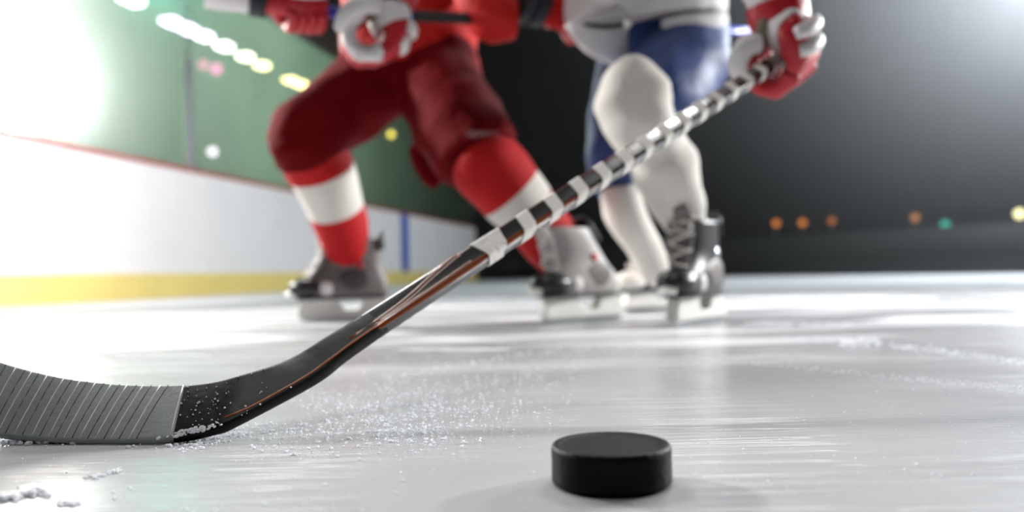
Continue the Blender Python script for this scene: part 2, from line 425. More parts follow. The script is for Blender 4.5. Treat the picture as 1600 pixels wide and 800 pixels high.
# the edges of the tape turns: thin raised slanting ridges, light and dark in turn
def on_blade(px, f, lift=.0012):                        # point on the camera side of the blade at fraction f of its height
    xs = [r[0] for r in bl]+[479, 520, 556, 590]
    i = max(k for k in range(len(xs)-1) if xs[k] <= px) if px > xs[0] else 0
    t = (px-xs[i])/(xs[i+1]-xs[i])
    top = cr(*[rows3[min(len(rows3)-1, max(0, i+k))][0] for k in (-1, 0, 1, 2)], t); bot = cr(*[rows3[min(len(rows3)-1, max(0, i+k))][1] for k in (-1, 0, 1, 2)], t); q = bot+(top-bot)*f
    nrm = (rows3[i+1][0]-rows3[i][0]).cross(top-bot).normalized()
    if nrm.dot(EYE-q) < 0: nrm = -nrm
    return q+nrm*(rows3[i][2]+(rows3[i+1][2]-rows3[i][2])*t+lift)
def ridge_line(bm, p, r):
    tube(bm, [inv @ q for q in p], [r]*len(p), seg=6, n=2)
rl = NB(); rd = NB()
x = -200
while x < 250:
    dx = 50
    if x+dx < 268: ridge_line(rl, [on_blade(x+dx*f, .03+.95*f, .0008) for f in (0, .33, .66, 1)], .00042+.0001*random.random())
    xx = x+13+random.uniform(-2, 2)
    if xx+dx < 266: ridge_line(rd, [on_blade(xx+dx*f, .03+.95*f, .0007) for f in (0, .33, .66, 1)], .0004)
    x += 25.5+random.uniform(-2.5, 2.5)
ridge_line(rl, [on_blade(271+18*f, .04+.92*f, .0009) for f in (0, .5, 1)], .0005)
sobj('tape_edge', rl, M['tape_edge'], parent=bt_o); sobj('tape_gap', rd, M['tape_gap'], parent=bt_o)
# rust brown pinstripe running along the heel and up the shaft
ps = NB()
ridge_line(ps, [on_blade(px, f, .0002) for px, f in ((372, .16), (400, .16), (440, .16), (480, .16), (530, .14), (575, .12))], .0009)
sobj('pinstripe', ps, M['rust'])
def on_shaft(s, v, lift=0.0): return Vector((s, v, ST+lift))
ps = NB()
for pts, w in (([(.085, .006), (.16, .002), (.22, -.008), (.26, -.013)], .0016), ([(.10, .0085), (.2, .009), (.262, .0075)], .0012),
               ([(.12, .008), (.17, .005), (.21, -.002), (.262, -.009)], .001)):
    q = [on_shaft(s, v, -.0002) for s, v in pts]
    tube(ps, q, [(w, .0004)]*len(q), hint=(0, 0, 1), seg=8, n=5)
sobj('shaft_stripe', ps, M['rust'])
# white tape spiral round the shaft
per = rrect(SW+.0006, ST+.0006, .0050, 4)
cum = [0]
for a, b in zip(per, per[1:]+per[:1]): cum.append(cum[-1]+math.dist(a, b))
TOT = cum[-1]
def around(u):
    u = (u % 1)*TOT
    for i in range(len(per)):
        if cum[i] <= u <= cum[i+1]:
            a = per[i]; b = per[(i+1) % len(per)]; t = (u-cum[i])/max(1e-9, cum[i+1]-cum[i]); return (a[0]+(b[0]-a[0])*t, a[1]+(b[1]-a[1])*t)
tp = NB(); prev = None
us = sorted(set([c/TOT for c in cum[:-1]]+[k/48 for k in range(48)]))
s0 = .292; pitch0 = .056; wd = .0225
turn = 0; s = s0
def add_ring(u, s, w, lift=1.0):
    global prev
    y, z = around(u); a = tp.verts.new((s, y*lift, z*lift)); b = tp.verts.new((s+w, y*lift, z*lift))
    if prev: tp.faces.new((prev[0], a, b, prev[1]))
    prev = (a, b)
while s < SL-.03:
    for i, u in enumerate(us):
        du = u
        ss = s+pitch0*du
        if ss > SL-.02: break
        add_ring(u, ss, wd)
    s += pitch0
prev = None
for u in us+[1.0]: add_ring(u if u < 1 else .99999, s0-.008, .026, 1.02)     # the first closed turn
sobj('shaft_tape', tp, M['white_tape'], solid=.0007, smooth=False)['label'] = 'white cloth tape wound in a spiral'
# snow specks stuck to the heel
sn = NB()
for k in range(95):
    px = random.gauss(335, 60); f = min(.95, max(.03, random.random()**1.3))
    if 250 < px < 500:
        q = on_blade(px, f, .0004); r = random.choice((.0004, .0005, .0006, .0009))
        bmesh.ops.create_icosphere(sn, subdivisions=1, radius=r, matrix=Matrix.Translation(inv @ q))
for k in range(60):
    px = random.gauss(310, 26); q = on_blade(px, random.uniform(0, .09), .0008)
    bmesh.ops.create_icosphere(sn, subdivisions=1, radius=random.uniform(.0006, .0017), matrix=Matrix.Translation(inv @ q) @ Matrix.Diagonal((1.6, 1, .8, 1)))
o = sobj('snow_specks', sn, M['snow'], smooth=False); o['kind'] = 'stuff'

# ------------------------------------------------------------------ clothing and gear builders
def skate(parent, at, toe, lean=.2, side=0, k=1.0, boot='grey_boot', cap='black_boot', tongue='pale_boot', panel='dark_panel', z=0, pitch=0, badge=None):
    t = Vector((toe[0], toe[1], 0)).normalized(); yaw = math.atan2(t.y, t.x)
    mm = Matrix.Translation((at[0], at[1], z)) @ Matrix.Rotation(yaw, 4, 'Z') @ Matrix.Rotation(side, 4, 'X') @ Matrix.Rotation(pitch, 4, 'Y') @ Matrix.Diagonal((k, k, k, 1))
    sl = [(.062, -.120, .160, .034), (.068, -.127, .172, .041), (.082, -.130, .178, .045), (.102, -.128, .170, .046), (.120, -.122, .146, .045), (.138, -.116, .108, .042),
          (.158, -.112, .078, .040), (.185, -.113, .060, .041), (.215, -.117, .056, .045), (.242, -.120, .058, .048), (.248, -.117, .054, .045), (.235, -.110, .048, .040)]
    up_ = Matrix.Translation((0, 0, .012)); m0 = mm; mm = mm @ up_
    bm = NB(); R = []
    def lx(zz): return lean*max(0, zz-.115)
    for zz, xb, xf, hw in sl:
        ring = []
        for j in range(32):
            a = 2*PI*j/32; c, s = math.cos(a), math.sin(a)
            c = math.copysign(abs(c)**.85, c)
            w = hw*(1 - .18*max(0, c)**2) if zz < .13 else hw
            ring.append(bm.verts.new(((xb+xf)/2+(xf-xb)/2*c+lx(zz), w*s, zz)))
        R.append(ring)
    for a, b in zip(R, R[1:]):
        for j in range(32): bm.faces.new((a[j], a[(j+1) % 32], b[(j+1) % 32], b[j]))
    bm.faces.new(R[0][::-1]); bm.faces.new(R[-1])
    bmesh.ops.transform(bm, matrix=mm, verts=bm.verts)
    b0 = obj('skate', bm, M[boot], parent, subsurf=1)
    # toe cap
    bm = NB(); ball(bm, (.118, 0, .094), (.066, .0475, .036), 28, 16)
    for v in bm.verts: v.co.z = max(v.co.z, .063)
    bmesh.ops.transform(bm, matrix=mm, verts=bm.verts); obj('toe_cap', bm, M[cap], b0)
    # sole, holder, runner
    bm = NB(); tube(bm, [(-.122, 0, .060), (-.06, 0, .060), (.02, 0, .060), (.10, 0, .060), (.158, 0, .060)], [(.026, .004), (.036, .005), (.032, .005), (.042, .005), (.022, .004)], hint=(0, 0, 1), seg=20)
    bmesh.ops.transform(bm, matrix=mm, verts=bm.verts); obj('sole', bm, M['dark_panel' if boot != 'pale_boot' else 'grey_boot'], b0)
    bm = NB(); extrude_profile(bm, [(-.140, .012), (.148, .012), (.156, .022), (.154, .040), (.140, .073), (.036, .073), (.026, .050), (.010, .034), (-.030, .034), (-.042, .050), (-.050, .073), (-.122, .073), (-.138, .040), (-.146, .022)], .017)
    bmesh.ops.transform(bm, matrix=m0, verts=bm.verts); obj('blade_holder', bm, M['white_plastic'], b0, smooth=True, bevel=.006*k)
    bm = NB(); pr = [(-.150, .020), (-.146, .008), (-.135, .002), (-.11, 0), (.11, 0), (.14, .003), (.152, .010), (.156, .021)]
    extrude_profile(bm, pr, .002); bmesh.ops.transform(bm, matrix=m0, verts=bm.verts); obj('runner', bm, M['steel'], b0, smooth=False)
    # tongue, laces, tendon guard, eyelet strip
    bm = NB(); tube(bm, [(.112, 0, .133), (.088+lx(.16), 0, .160), (.064+lx(.20), 0, .200), (.060+lx(.24), 0, .245), (.074+lx(.28), 0, .278)], [(.026, .010), (.028, .011), (.031, .012), (.036, .011), (.034, .008)], hint=(1, 0, .3), seg=20)
    bmesh.ops.transform(bm, matrix=mm, verts=bm.verts); obj('tongue', bm, M[tongue], b0)
    bm = NB()
    for i in range(6):
        f = i/5; zz = .136+.10*f; xx = .116-.062*f**.7+lx(zz)+.004; hw = .026+.006*f; sg = 1 if i % 2 else -1
        tube(bm, [(xx-.012, -hw*sg, zz-.004), (xx+.004, -hw*.4*sg, zz), (xx+.005, hw*.4*sg, zz+.010), (xx-.010, hw*sg, zz+.016)], [.0035]*4, seg=8, n=4)
    for sg in (-1, 1):
        tube(bm, [(.066+lx(.23), 0, .236), (.078+lx(.23), .022*sg, .245), (.074+lx(.22), .034*sg, .225), (.070+lx(.2), .012*sg, .215)], [.003]*4, seg=8, n=4)
    bmesh.ops.transform(bm, matrix=mm, verts=bm.verts); obj('lace', bm, M['lace'], b0)
    bm = NB(); tube(bm, [(-.116+lx(.21), 0, .21), (-.120+lx(.25), 0, .25), (-.124+lx(.275), 0, .275)], [(.034, .012), (.034, .010), (.022, .006)], hint=(1, 0, 0), seg=16)
    bmesh.ops.transform(bm, matrix=mm, verts=bm.verts); obj('tendon_guard', bm, M[cap], b0)
    for sg in (-1, 1):                                    # darker quarter panels on the sides
        bm = NB(); ball(bm, (-.012, sg*.0400, .114), (.058, .0060, .036), 20, 12, Matrix.Rotation(.25, 3, 'Y')); bmesh.ops.transform(bm, matrix=mm, verts=bm.verts); obj('side_panel', bm, M[panel], b0)
        bm = NB(); ball(bm, (.062, sg*.040, .092), (.022, .0075, .022), 16, 10); bmesh.ops.transform(bm, matrix=mm, verts=bm.verts); obj('toe_flash', bm, M['white_leather'], b0)
    bm = NB(); tube(bm, [(.172, -.022, .074), (.184, 0, .076), (.172, .022, .074)], [.008, .010, .008], hint=(0, 0, 1), seg=12); bmesh.ops.transform(bm, matrix=mm, verts=bm.verts); obj('bumper', bm, M['white_plastic'], b0)
    if badge:
        for sg in (-1, 1):
            bm = NB(); ball(bm, (-.045+lx(.165), sg*.0415, .165), (.013, .003, .012), 14, 8); bmesh.ops.transform(bm, matrix=mm, verts=bm.verts); obj('badge', bm, M[badge], b0)
    return b0

def glove(parent, W, Gp, axis, back, m_hand, m_finger, m_pad, m_cuff, m_thumb, size=1.0, cuff_len=.11, grip=.030, fing=None, m_band=None, m_fpad=None, m_ring=None):
    W = Vector(W); Gp = Vector(Gp); a = Vector(axis).normalized()
    d = Gp-W; d = (d-a*d.dot(a)).normalized()
    n = a.cross(d)
    if n.dot(Vector(back)) < 0: n = -n
    k = size; fr = .0145*k; R = grip+fr*.6
    def L(x, y, z): return Gp + d*x*k + a*y*k + n*z*k        # d towards the fingers, a along the bar, n out of the back of the hand
    # hand: from the wrist to the knuckles
    Wl = Vector(((W-Gp).dot(d), (W-Gp).dot(a), (W-Gp).dot(n)))/k
    bm = NB()
    tube(bm, [W, W*.5+L(-.02, 0, .030)*.5, L(-.035, 0, .040), L(-.005, 0, .046), L(.022, 0, .036)], [(.042*k, .034*k), (.046*k, .034*k), (.049*k, .026*k), (.050*k, .020*k), (.046*k, .014*k)], hint=n, seg=24, n=5, power=2.8)
    hand = obj('glove', bm, m_hand, parent)
    # palm under the bar
    bm = NB(); tube(bm, [W*.6+L(-.03, 0, 0)*.4, L(-.050, 0, -.004), L(-.034, 0, -.022)], [(.036*k, .026*k), (.042*k, .018*k), (.036*k, .010*k)], hint=n, seg=20, n=5, power=2.6)
    obj('palm', bm, M['tan_palm'], hand)
    offs = (-.036, -.012, .012, .036); lens = (195, 215, 210, 180)
    for i, (o_, ln) in enumerate(zip(offs, lens)):
        pts = []; rad = []
        for q in range(7):
            f = q/6; th = math.radians(72-ln*f); rr = R/k*(1.12-.10*f)
            pts.append(L(rr*math.cos(th), o_, rr*math.sin(th))); rad.append(fr*(1.05-.22*f))
        bm = NB(); tube(bm, pts, rad, hint=a, seg=14, n=4); 
        ball(bm, pts[-1], rad[-1]*.98, 12, 8)
        mf = fing[i] if fing else m_finger
        fo = obj('finger', bm, mf, hand)
        bm = NB()                                             # roll pads on the first two bones
        for q0, q1 in ((0, 1), (1.4, 2.4)):
            tt = [math.radians(72-ln*(q0+(q1-q0)*z/3)/6) for z in range(4)]
            pp = [L((R/k+.007)*math.cos(t_), o_, (R/k+.007)*math.sin(t_)) for t_ in tt]
            tube(bm, pp, [(fr*.7, fr*.5), (fr*.95, fr*.8), (fr*.95, fr*.8), (fr*.7, fr*.5)], hint=a, seg=12, n=3)
        obj('finger_pad', bm, m_fpad or mf, fo)
    sg = -1 if offs[0] < 0 else 1
    bm = NB(); tp_ = [L(Wl.x*.55, -.036, -.012), L(-.040, -.052, -.028), L(-.012, -.056, -.044), L(.016, -.046, -.046)]
    tube(bm, tp_, [.018*k, .0185*k, .017*k, .013*k], hint=a, seg=14, n=5); ball(bm, tp_[-1], .0128*k, 12, 8)
    obj('thumb', bm, m_thumb, hand)
    # pads on the back of the hand
    for x0 in (-.052, -.022):
        bm = NB(); tube(bm, [L(x0, -.044, .058), L(x0, -.015, .066), L(x0, .015, .066), L(x0, .044, .058)], [(.011*k, .008*k), (.014*k, .011*k), (.014*k, .011*k), (.011*k, .008*k)], hint=n, seg=14, n=4)
        obj('back_pad', bm, m_pad, hand)
    # cuff
    cd = (W-(Gp+n*.02)).normalized() if cuff_len > 0 else -d
    bm = NB(); tube(bm, [W-cd*.012, W+cd*.03, W+cd*cuff_len*.6, W+cd*cuff_len], [(.046*k, .040*k), (.052*k, .046*k), (.060*k, .055*k), (.066*k, .060*k)], hint=n, seg=26, n=5, power=2.4)
    cf = obj('cuff', bm, m_cuff, hand)
    if m_ring:
        c0 = W*.5+L(-.02, 0, .030)*.5; c1 = L(-.035, 0, .040); bm = NB()
        tube(bm, [c0-(c1-c0)*.35, c0+(c1-c0)*.25, c0+(c1-c0)*.8], [(.0475*k, .0365*k), (.0505*k, .0365*k), (.0515*k, .031*k)], hint=n, seg=24, n=4, power=2.8); obj('back_band', bm, m_ring, hand)
    if m_band:
        bm = NB(); tube(bm, [W-cd*.022, W-cd*.004, W+cd*.014], [(.0515*k, .046*k), (.0545*k, .049*k), (.0545*k, .049*k)], hint=n, seg=26, n=4, power=2.4)
        obj('cuff_band', bm, m_band, hand)
    return hand

def head(bm, c, r=.105):
    ball(bm, c, (r*.78, r*.92, r*1.12))
    f = Vector(c)
    ball(bm, f+Vector((-.02, -r*.92, -.015)), (.014, .02, .02)); ball(bm, f+Vector((-.02, -r*.86, -.06)), (.028, .012, .009))
    for s in (-1, 1):
        ball(bm, f+Vector((s*r*.78, 0, -.01)), (.012, .022, .03)); ball(bm, f+Vector((-.02+s*.034, -r*.80, .012)), (.016, .012, .010))

def person(name, label, joints, headc):
    """joints: dict of named world points; body is one continuous surface under the clothes"""
    J = joints; bm = NB()
    tube(bm, [J['pelvis'], J['belly'], J['chest'], J['neck']], [(.15, .11), (.145, .11), (.19, .125), (.07, .065)])
    tube(bm, [J['neck'], (J['neck']+headc)/2, headc], [.06, .056, .06])
    for s in ('a', 'b'):
        tube(bm, [J['pelvis']*.6+J['hip_'+s]*.4, J['hip_'+s], J['knee_'+s], J['knee_'+s]*.6+J['ankle_'+s]*.4, J['ankle_'+s]], [.10, .09, .054, .050, .032])
        tube(bm, [J['neck']*.5+J['chest']*.5, J['shoulder_'+s], J['elbow_'+s], J['wrist_'+s]], [.07, .065, .045, .032])
    head(bm, headc)
    o = obj(name, bm, M['skin'], remesh=.014, smooth_it=4)
    tag(o, label, 'person')
    return o

def helmet(parent, c, m, r=.105):
    bm = NB(); ball(bm, c+Vector((0, .012, .03)), (r*1.12, r*1.28, r*1.18), 28, 18)
    g = [f for f in bm.faces if f.calc_center_median().z < c.z-.035 or (f.calc_center_median().y < c.y-.05 and f.calc_center_median().z < c.z+.035)]
    bmesh.ops.delete(bm, geom=g, context='FACES')
    h = obj('helmet', bm, m, parent, solid=.012)
    bm = NB(); tube(bm, [c+Vector((-r, -.06, .0)), c+Vector((-r*.9, -.03, -.10)), c+Vector((0, -.05, -.15)), c+Vector((r*.9, -.03, -.10)), c+Vector((r, -.06, 0))], [.005]*5, seg=8)
    obj('chin_strap', bm, M['black'], h)
    return h

# ------------------------------------------------------------------ the person in red
J = dict(pelvis=P(655, 105, 2.42), belly=P(645, 20, 2.40), chest=P(630, -110, 2.30), neck=P(620, -215, 2.20),
         hip_a=P(600, 120, 2.40), knee_a=P(482, 208, 2.30), ankle_a=P(552, 415, 2.50),
         hip_b=P(705, 120, 2.40), knee_b=P(757, 252, 2.12), ankle_b=P(905, 425, 2.22),
         shoulder_a=P(520, -175, 2.25), elbow_a=P(395, -95, 2.05), wrist_a=P(412, -12, 1.90),
         shoulder_b=P(730, -165, 2.30), elbow_b=P(765, 5, 2.20), wrist_b=P(806, 20, 2.17))
hc = P(590, -300, 2.08)
red = person('person', 'person in red hockey kit, knees bent, gripping a blue stick held level', J, hc)
helmet(red, hc, M['red_leather'])
# pants: two legs and seat in one surface
bm = NB()
tube(bm, [P(640, 20, 2.42), P(640, 70, 2.42), P(650, 130, 2.42), P(655, 165, 2.42)], [(.185, .15), (.195, .16), (.19, .155), (.10, .09)], wob=.016, seed=3)
tube(bm, [P(610, 95, 2.41), P(570, 145, 2.37), P(520, 182, 2.32), P(484, 206, 2.285), P(479, 226, 2.28), P(486, 246, 2.30)], [.135, .120, .112, .110, .108, .104], wob=.018, wscale=11, seed=5)
tube(bm, [P(672, 95, 2.40), P(692, 150, 2.32), P(718, 200, 2.21), P(738, 232, 2.13), P(748, 250, 2.11)], [.135, .132, .130, .122, .114], wob=.018, wscale=11, seed=9)
pants = obj('pants', bm, M['red_pants'], red, remesh=.011, smooth_it=5)
# the small pale maker's patch on the thigh, and the hanging flap of the hem
bm = NB()
bpy.context.view_layer.update()
pe = pants.evaluated_get(bpy.context.evaluated_depsgraph_get())
for i in range(9):
    d_ = ray(732+i*5.6, 209); hit, q, nq, _ = pe.ray_cast(EYE, d_.normalized())
    if hit: box(bm, (-.0036, -.007-.002*(i % 3), -.002), (.0036, .008, .0012), frame(rt-nq*rt.dot(nq), nq, q))
obj('patch', bm, mat('patch_thread', (140, 100, 102), .8), pants, smooth=False)
bm = NB(); tube(bm, [P(660, 225, 2.20), P(672, 262, 2.19), P(690, 284, 2.19)], [(.034, .012), (.040, .012), (.030, .008)], wob=.01)
obj('hem_flap', bm, M['red_pants'], pants)
# jersey
bm = NB()
tube(bm, [P(642, 108, 2.42), P(640, 60, 2.41), P(636, -10, 2.38), P(628, -110, 2.30), P(622, -200, 2.21)], [(.205, .175), (.208, .178), (.205, .165), (.22, .15), (.10, .09)], wob=.022, wscale=12, seed=2)
tube(bm, [J['chest']+Vector((-.08, 0, .1)), J['shoulder_a'], (J['shoulder_a']+J['elbow_a'])/2, J['elbow_a'], J['elbow_a']*.35+J['wrist_a']*.65], [.11, .105, .09, .08, .066], wob=.012, seed=4)
tube(bm, [J['chest']+Vector((.1, 0, .1)), J['shoulder_b'], P(745, -60, 2.24), P(768, 10, 2.17), P(792, 26, 2.14), P(808, 28, 2.14)], [.11, .11, .100, .088, .070, .055], wob=.012, seed=6)
obj('jersey', bm, M['red_jersey'], red, remesh=.011, smooth_it=4)
# socks with a white band
bm = NB(); tube(bm, [P(474, 190, 2.27), P(479, 222, 2.28), P(492, 250, 2.31), P(503, 268, 2.33), P(525, 328, 2.40), P(541, 380, 2.46), P(550, 412, 2.49)], [(.074, .075), (.097, .098), (.098, .095), (.095, .092), (.085, .084), (.075, .075), (.060, .06)], seg=32, mats=[0, 0, 0, 1, 0, 0], n=8, wob=.006)
obj('sock', bm, [M['red_cloth'], M['white_knit']], red)
bm = NB(); tube(bm, [P(750, 243, 2.10), P(758, 254, 2.095), P(775, 275, 2.10), P(797, 301, 2.11), P(820, 326, 2.13), P(862, 378, 2.18), P(893, 418, 2.21)], [(.080, .085), (.096, .098), (.098, .098), (.090, .09), (.085, .085), (.078, .078), (.062, .062)], seg=32, mats=[0, 0, 0, 1, 0, 0], n=8, wob=.006)
obj('sock', bm, [M['red_cloth'], M['white_knit']], red)
g = G(545, 501); skate(red, (g.x, g.y), (-1, -.16), lean=.12, k=.97, boot='grey_boot', cap='black_boot', badge='red_leather')
g = G(914, 502); skate(red, (g.x, g.y), (-.78, -.62), lean=.85, k=.98, boot='pale_boot', panel='grey_boot', cap='black_boot', badge='red_leather')

# the level blue stick
SA = P(448, 16, 1.90); SB = P(1200, 50, 2.66)
sd = (SB-SA).normalized()
def lvl(name, f0, f1, w, m, parent=None):
    bm = NB(); p0 = SA+(SB-SA)*f0; p1 = SA+(SB-SA)*f1
    tube(bm, [p0, p0*.5+p1*.5, p1], [(w*1.35, w)]*3, seg=16, power=4, n=3)
    return obj(name, bm, m, parent)
bs = lvl('hockey_stick', 0, 1, .0095, M['blue_shaft'])
tag(bs, 'blue hockey stick held level with black and white tape', 'hockey stick')
lvl('black_tape', .20, .455, .0105, M['black_tape'], bs); lvl('white_tape', .455, .49, .0115, M['white_tape'], bs); lvl('butt_tape', 0, .015, .0125, M['white_tape'], bs)
bm = NB(); tube(bm, [SB-sd*.02, SB+sd*.03+Vector((0, .03, .0)), SB+sd*.05+Vector((.0, .12, .01)), SB+sd*.06+Vector((0, .28, .015))], [(.012, .012), (.006, .03), (.005, .034), (.004, .026)], hint=(0, 0, 1), seg=16)
obj('blade', bm, M['black_tape'], bs)

glove(red, P(405, -8, 1.87), SA+sd*.04, sd, (0, -1, .2), M['red_leather'], M['red_leather'], M['white_leather'], M['white_leather'], M['red_leather'], .95, m_band=M['dark_cuff'])
gp = SA+(SB-SA)*.535
glove(red, P(838, 8, 2.20), gp, sd, (0, -1, -.1), M['red_cloth'], M['red_leather'], M['red_leather'], M['dark_cuff'], M['white_leather'], 1.08, cuff_len=.06, m_band=M['dark_cuff'])

# ------------------------------------------------------------------ the person in white
J = dict(pelvis=P(1040, 70, 2.20), belly=P(1010, -10, 2.16), chest=P(1000, -150, 2.02), neck=P(985, -270, 1.90),
         hip_a=P(1075, 85, 2.15), knee_a=P(1000, 165, 1.86), ankle_a=P(1085, 385, 2.03),
         hip_b=P(985, 90, 2.25), knee_b=P(966, 290, 2.36), ankle_b=P(1020, 425, 2.55),
         shoulder_a=P(1150, -235, 1.85), elbow_a=P(1235, -130, 1.62), wrist_a=P(1212, -5, 1.50),
         shoulder_b=P(860, -240, 1.92), elbow_b=P(720, -110, 1.90), wrist_b=P(618, -22, 1.88))
hc = P(950, -370, 1.80)
wht = person('person', 'person in white jersey and navy pants, bent forward, holding the taped stick', J, hc)
helmet(wht, hc, M['navy'])
bm = NB()
tube(bm, [P(1030, 10, 2.18), P(1035, 50, 2.19), P(1040, 100, 2.19), P(1040, 135, 2.2)], [(.17, .14), (.18, .15), (.16, .14), (.09, .08)], wob=.014)
tube(bm, [P(1075, 70, 2.15), P(1062, 105, 2.05), P(1030, 140, 1.95), P(1005, 158, 1.90), P(998, 166, 1.885)], [.115, .118, .110, .100, .090], wob=.012, wscale=10)
tube(bm, [P(1000, 80, 2.24), P(978, 160, 2.30), P(962, 240, 2.34), P(968, 285, 2.36), P(972, 302, 2.37)], [.115, .105, .088, .078, .072], wob=.012, wscale=10)
obj('pants', bm, M['navy'], wht, remesh=.011, smooth_it=4)
# jersey with its hem
bm = NB()
tube(bm, [P(1012, 42, 2.15), P(1008, 5, 2.14), P(1003, -70, 2.09), P(998, -160, 2.02), P(990, -255, 1.92)], [(.212, .185), (.215, .185), (.21, .17), (.22, .15), (.10, .09)], wob=.016, wscale=8, seed=8)
tube(bm, [J['chest']+Vector((.1, -.03, .1)), J['shoulder_a'], (J['shoulder_a']+J['elbow_a'])/2, J['elbow_a'], J['elbow_a']*.3+J['wrist_a']*.7], [.115, .11, .095, .085, .072], wob=.012)
tube(bm, [J['chest']+Vector((-.1, -.02, .1)), J['shoulder_b'], (J['shoulder_b']+J['elbow_b'])/2, J['elbow_b'], J['elbow_b']*.3+J['wrist_b']*.7], [.115, .11, .095, .085, .066], wob=.012)
jersey = obj('jersey', bm, M['white_cloth'], wht, remesh=.011, smooth_it=3)
bm = NB()
tube(bm, [P(935, 25, 2.00), P(945, 55, 2.00), P(962, 85, 2.01), P(970, 106, 2.02)], [(.092, .03), (.072, .026), (.034, .018), (.006, .008)], wob=.006)
obj('hem', bm, M['white_cloth'], jersey)
bm = NB(); tube(bm, [P(1035, 40, 1.985), P(1075, 36, 1.99), P(1110, 34, 2.02), P(1128, 30, 2.07)], [(.018, .022), (.022, .024), (.024, .024), (.018, .02)], wob=.006)
obj('hem_roll', bm, M['white_cloth'], jersey)
bm = NB(); tube(bm, [P(912, 38, 1.978), P(940, 42, 1.965), P(965, 41, 1.962), P(980, 37, 1.955)], [.005, .0055, .0055, .005], seg=10)
dc = obj('drawcord', bm, M['black'], jersey)
bm = NB(); ball(bm, P(981, 37, 1.95), .011); obj('toggle', bm, M['white_plastic'], dc)
# socks over shin pads: the near one bulges over the knee cap
bm = NB(); tube(bm, [P(986, 112, 1.86), P(988, 135, 1.835), P(992, 165, 1.83), P(1003, 195, 1.85), P(1022, 228, 1.88), P(1038, 262, 1.91), P(1054, 310, 1.96), P(1072, 350, 2.0), P(1080, 375, 2.02)],
     [(.048, .05), (.078, .075), (.090, .085), (.082, .085), (.072, .078), (.078, .082), (.070, .074), (.054, .056), (.050, .05)], seg=32, n=7, wob=.010, wscale=14)
obj('sock', bm, M['white_knit'], wht)
bm = NB(); tube(bm, [P(968, 285, 2.34), P(972, 318, 2.36), P(985, 350, 2.40), P(1003, 380, 2.45), P(1018, 412, 2.50), P(1022, 425, 2.52)], [(.055, .06), (.062, .07), (.060, .066), (.054, .058), (.050, .05), (.045, .045)], seg=28, n=7, wob=.008)
obj('sock', bm, M['white_knit'], wht)
g = G(1092, 505); skate(wht, (g.x, g.y), (-.60, -.80), lean=.3, k=.98, boot='black_boot', cap='black_boot', tongue='grey_boot', panel='grey_boot', badge='steel')
g = G(1030, 485); skate(wht, (g.x, g.y), (-.86, -.5), lean=.1, k=.95, boot='black_boot', cap='white_plastic', tongue='pale_boot')
glove(wht, P(1216, 22, 1.44), P(1214, 95, 1.452)+ax*.0, ax, (1, 0, 0), M['red_leather'], M['red_leather'], M['white_leather'], M['white_leather'], M['white_leather'], 1.06, cuff_len=.10, m_band=M['red_leather'], m_ring=M['white_leather'])
glove(wht, P(612, -8, 1.86), P(572, 58, 1.84), (-.25, .95, .1), (1, -.2, -.6), M['red_leather'], M['red_leather'], M['white_leather'], M['white_leather'], M['white_leather'], 1.25, cuff_len=.10,
      fing=[M['white_leather'], M['red_leather'], M['red_leather'], M['red_leather']], m_band=M['red_leather'], m_ring=M['white_leather'])

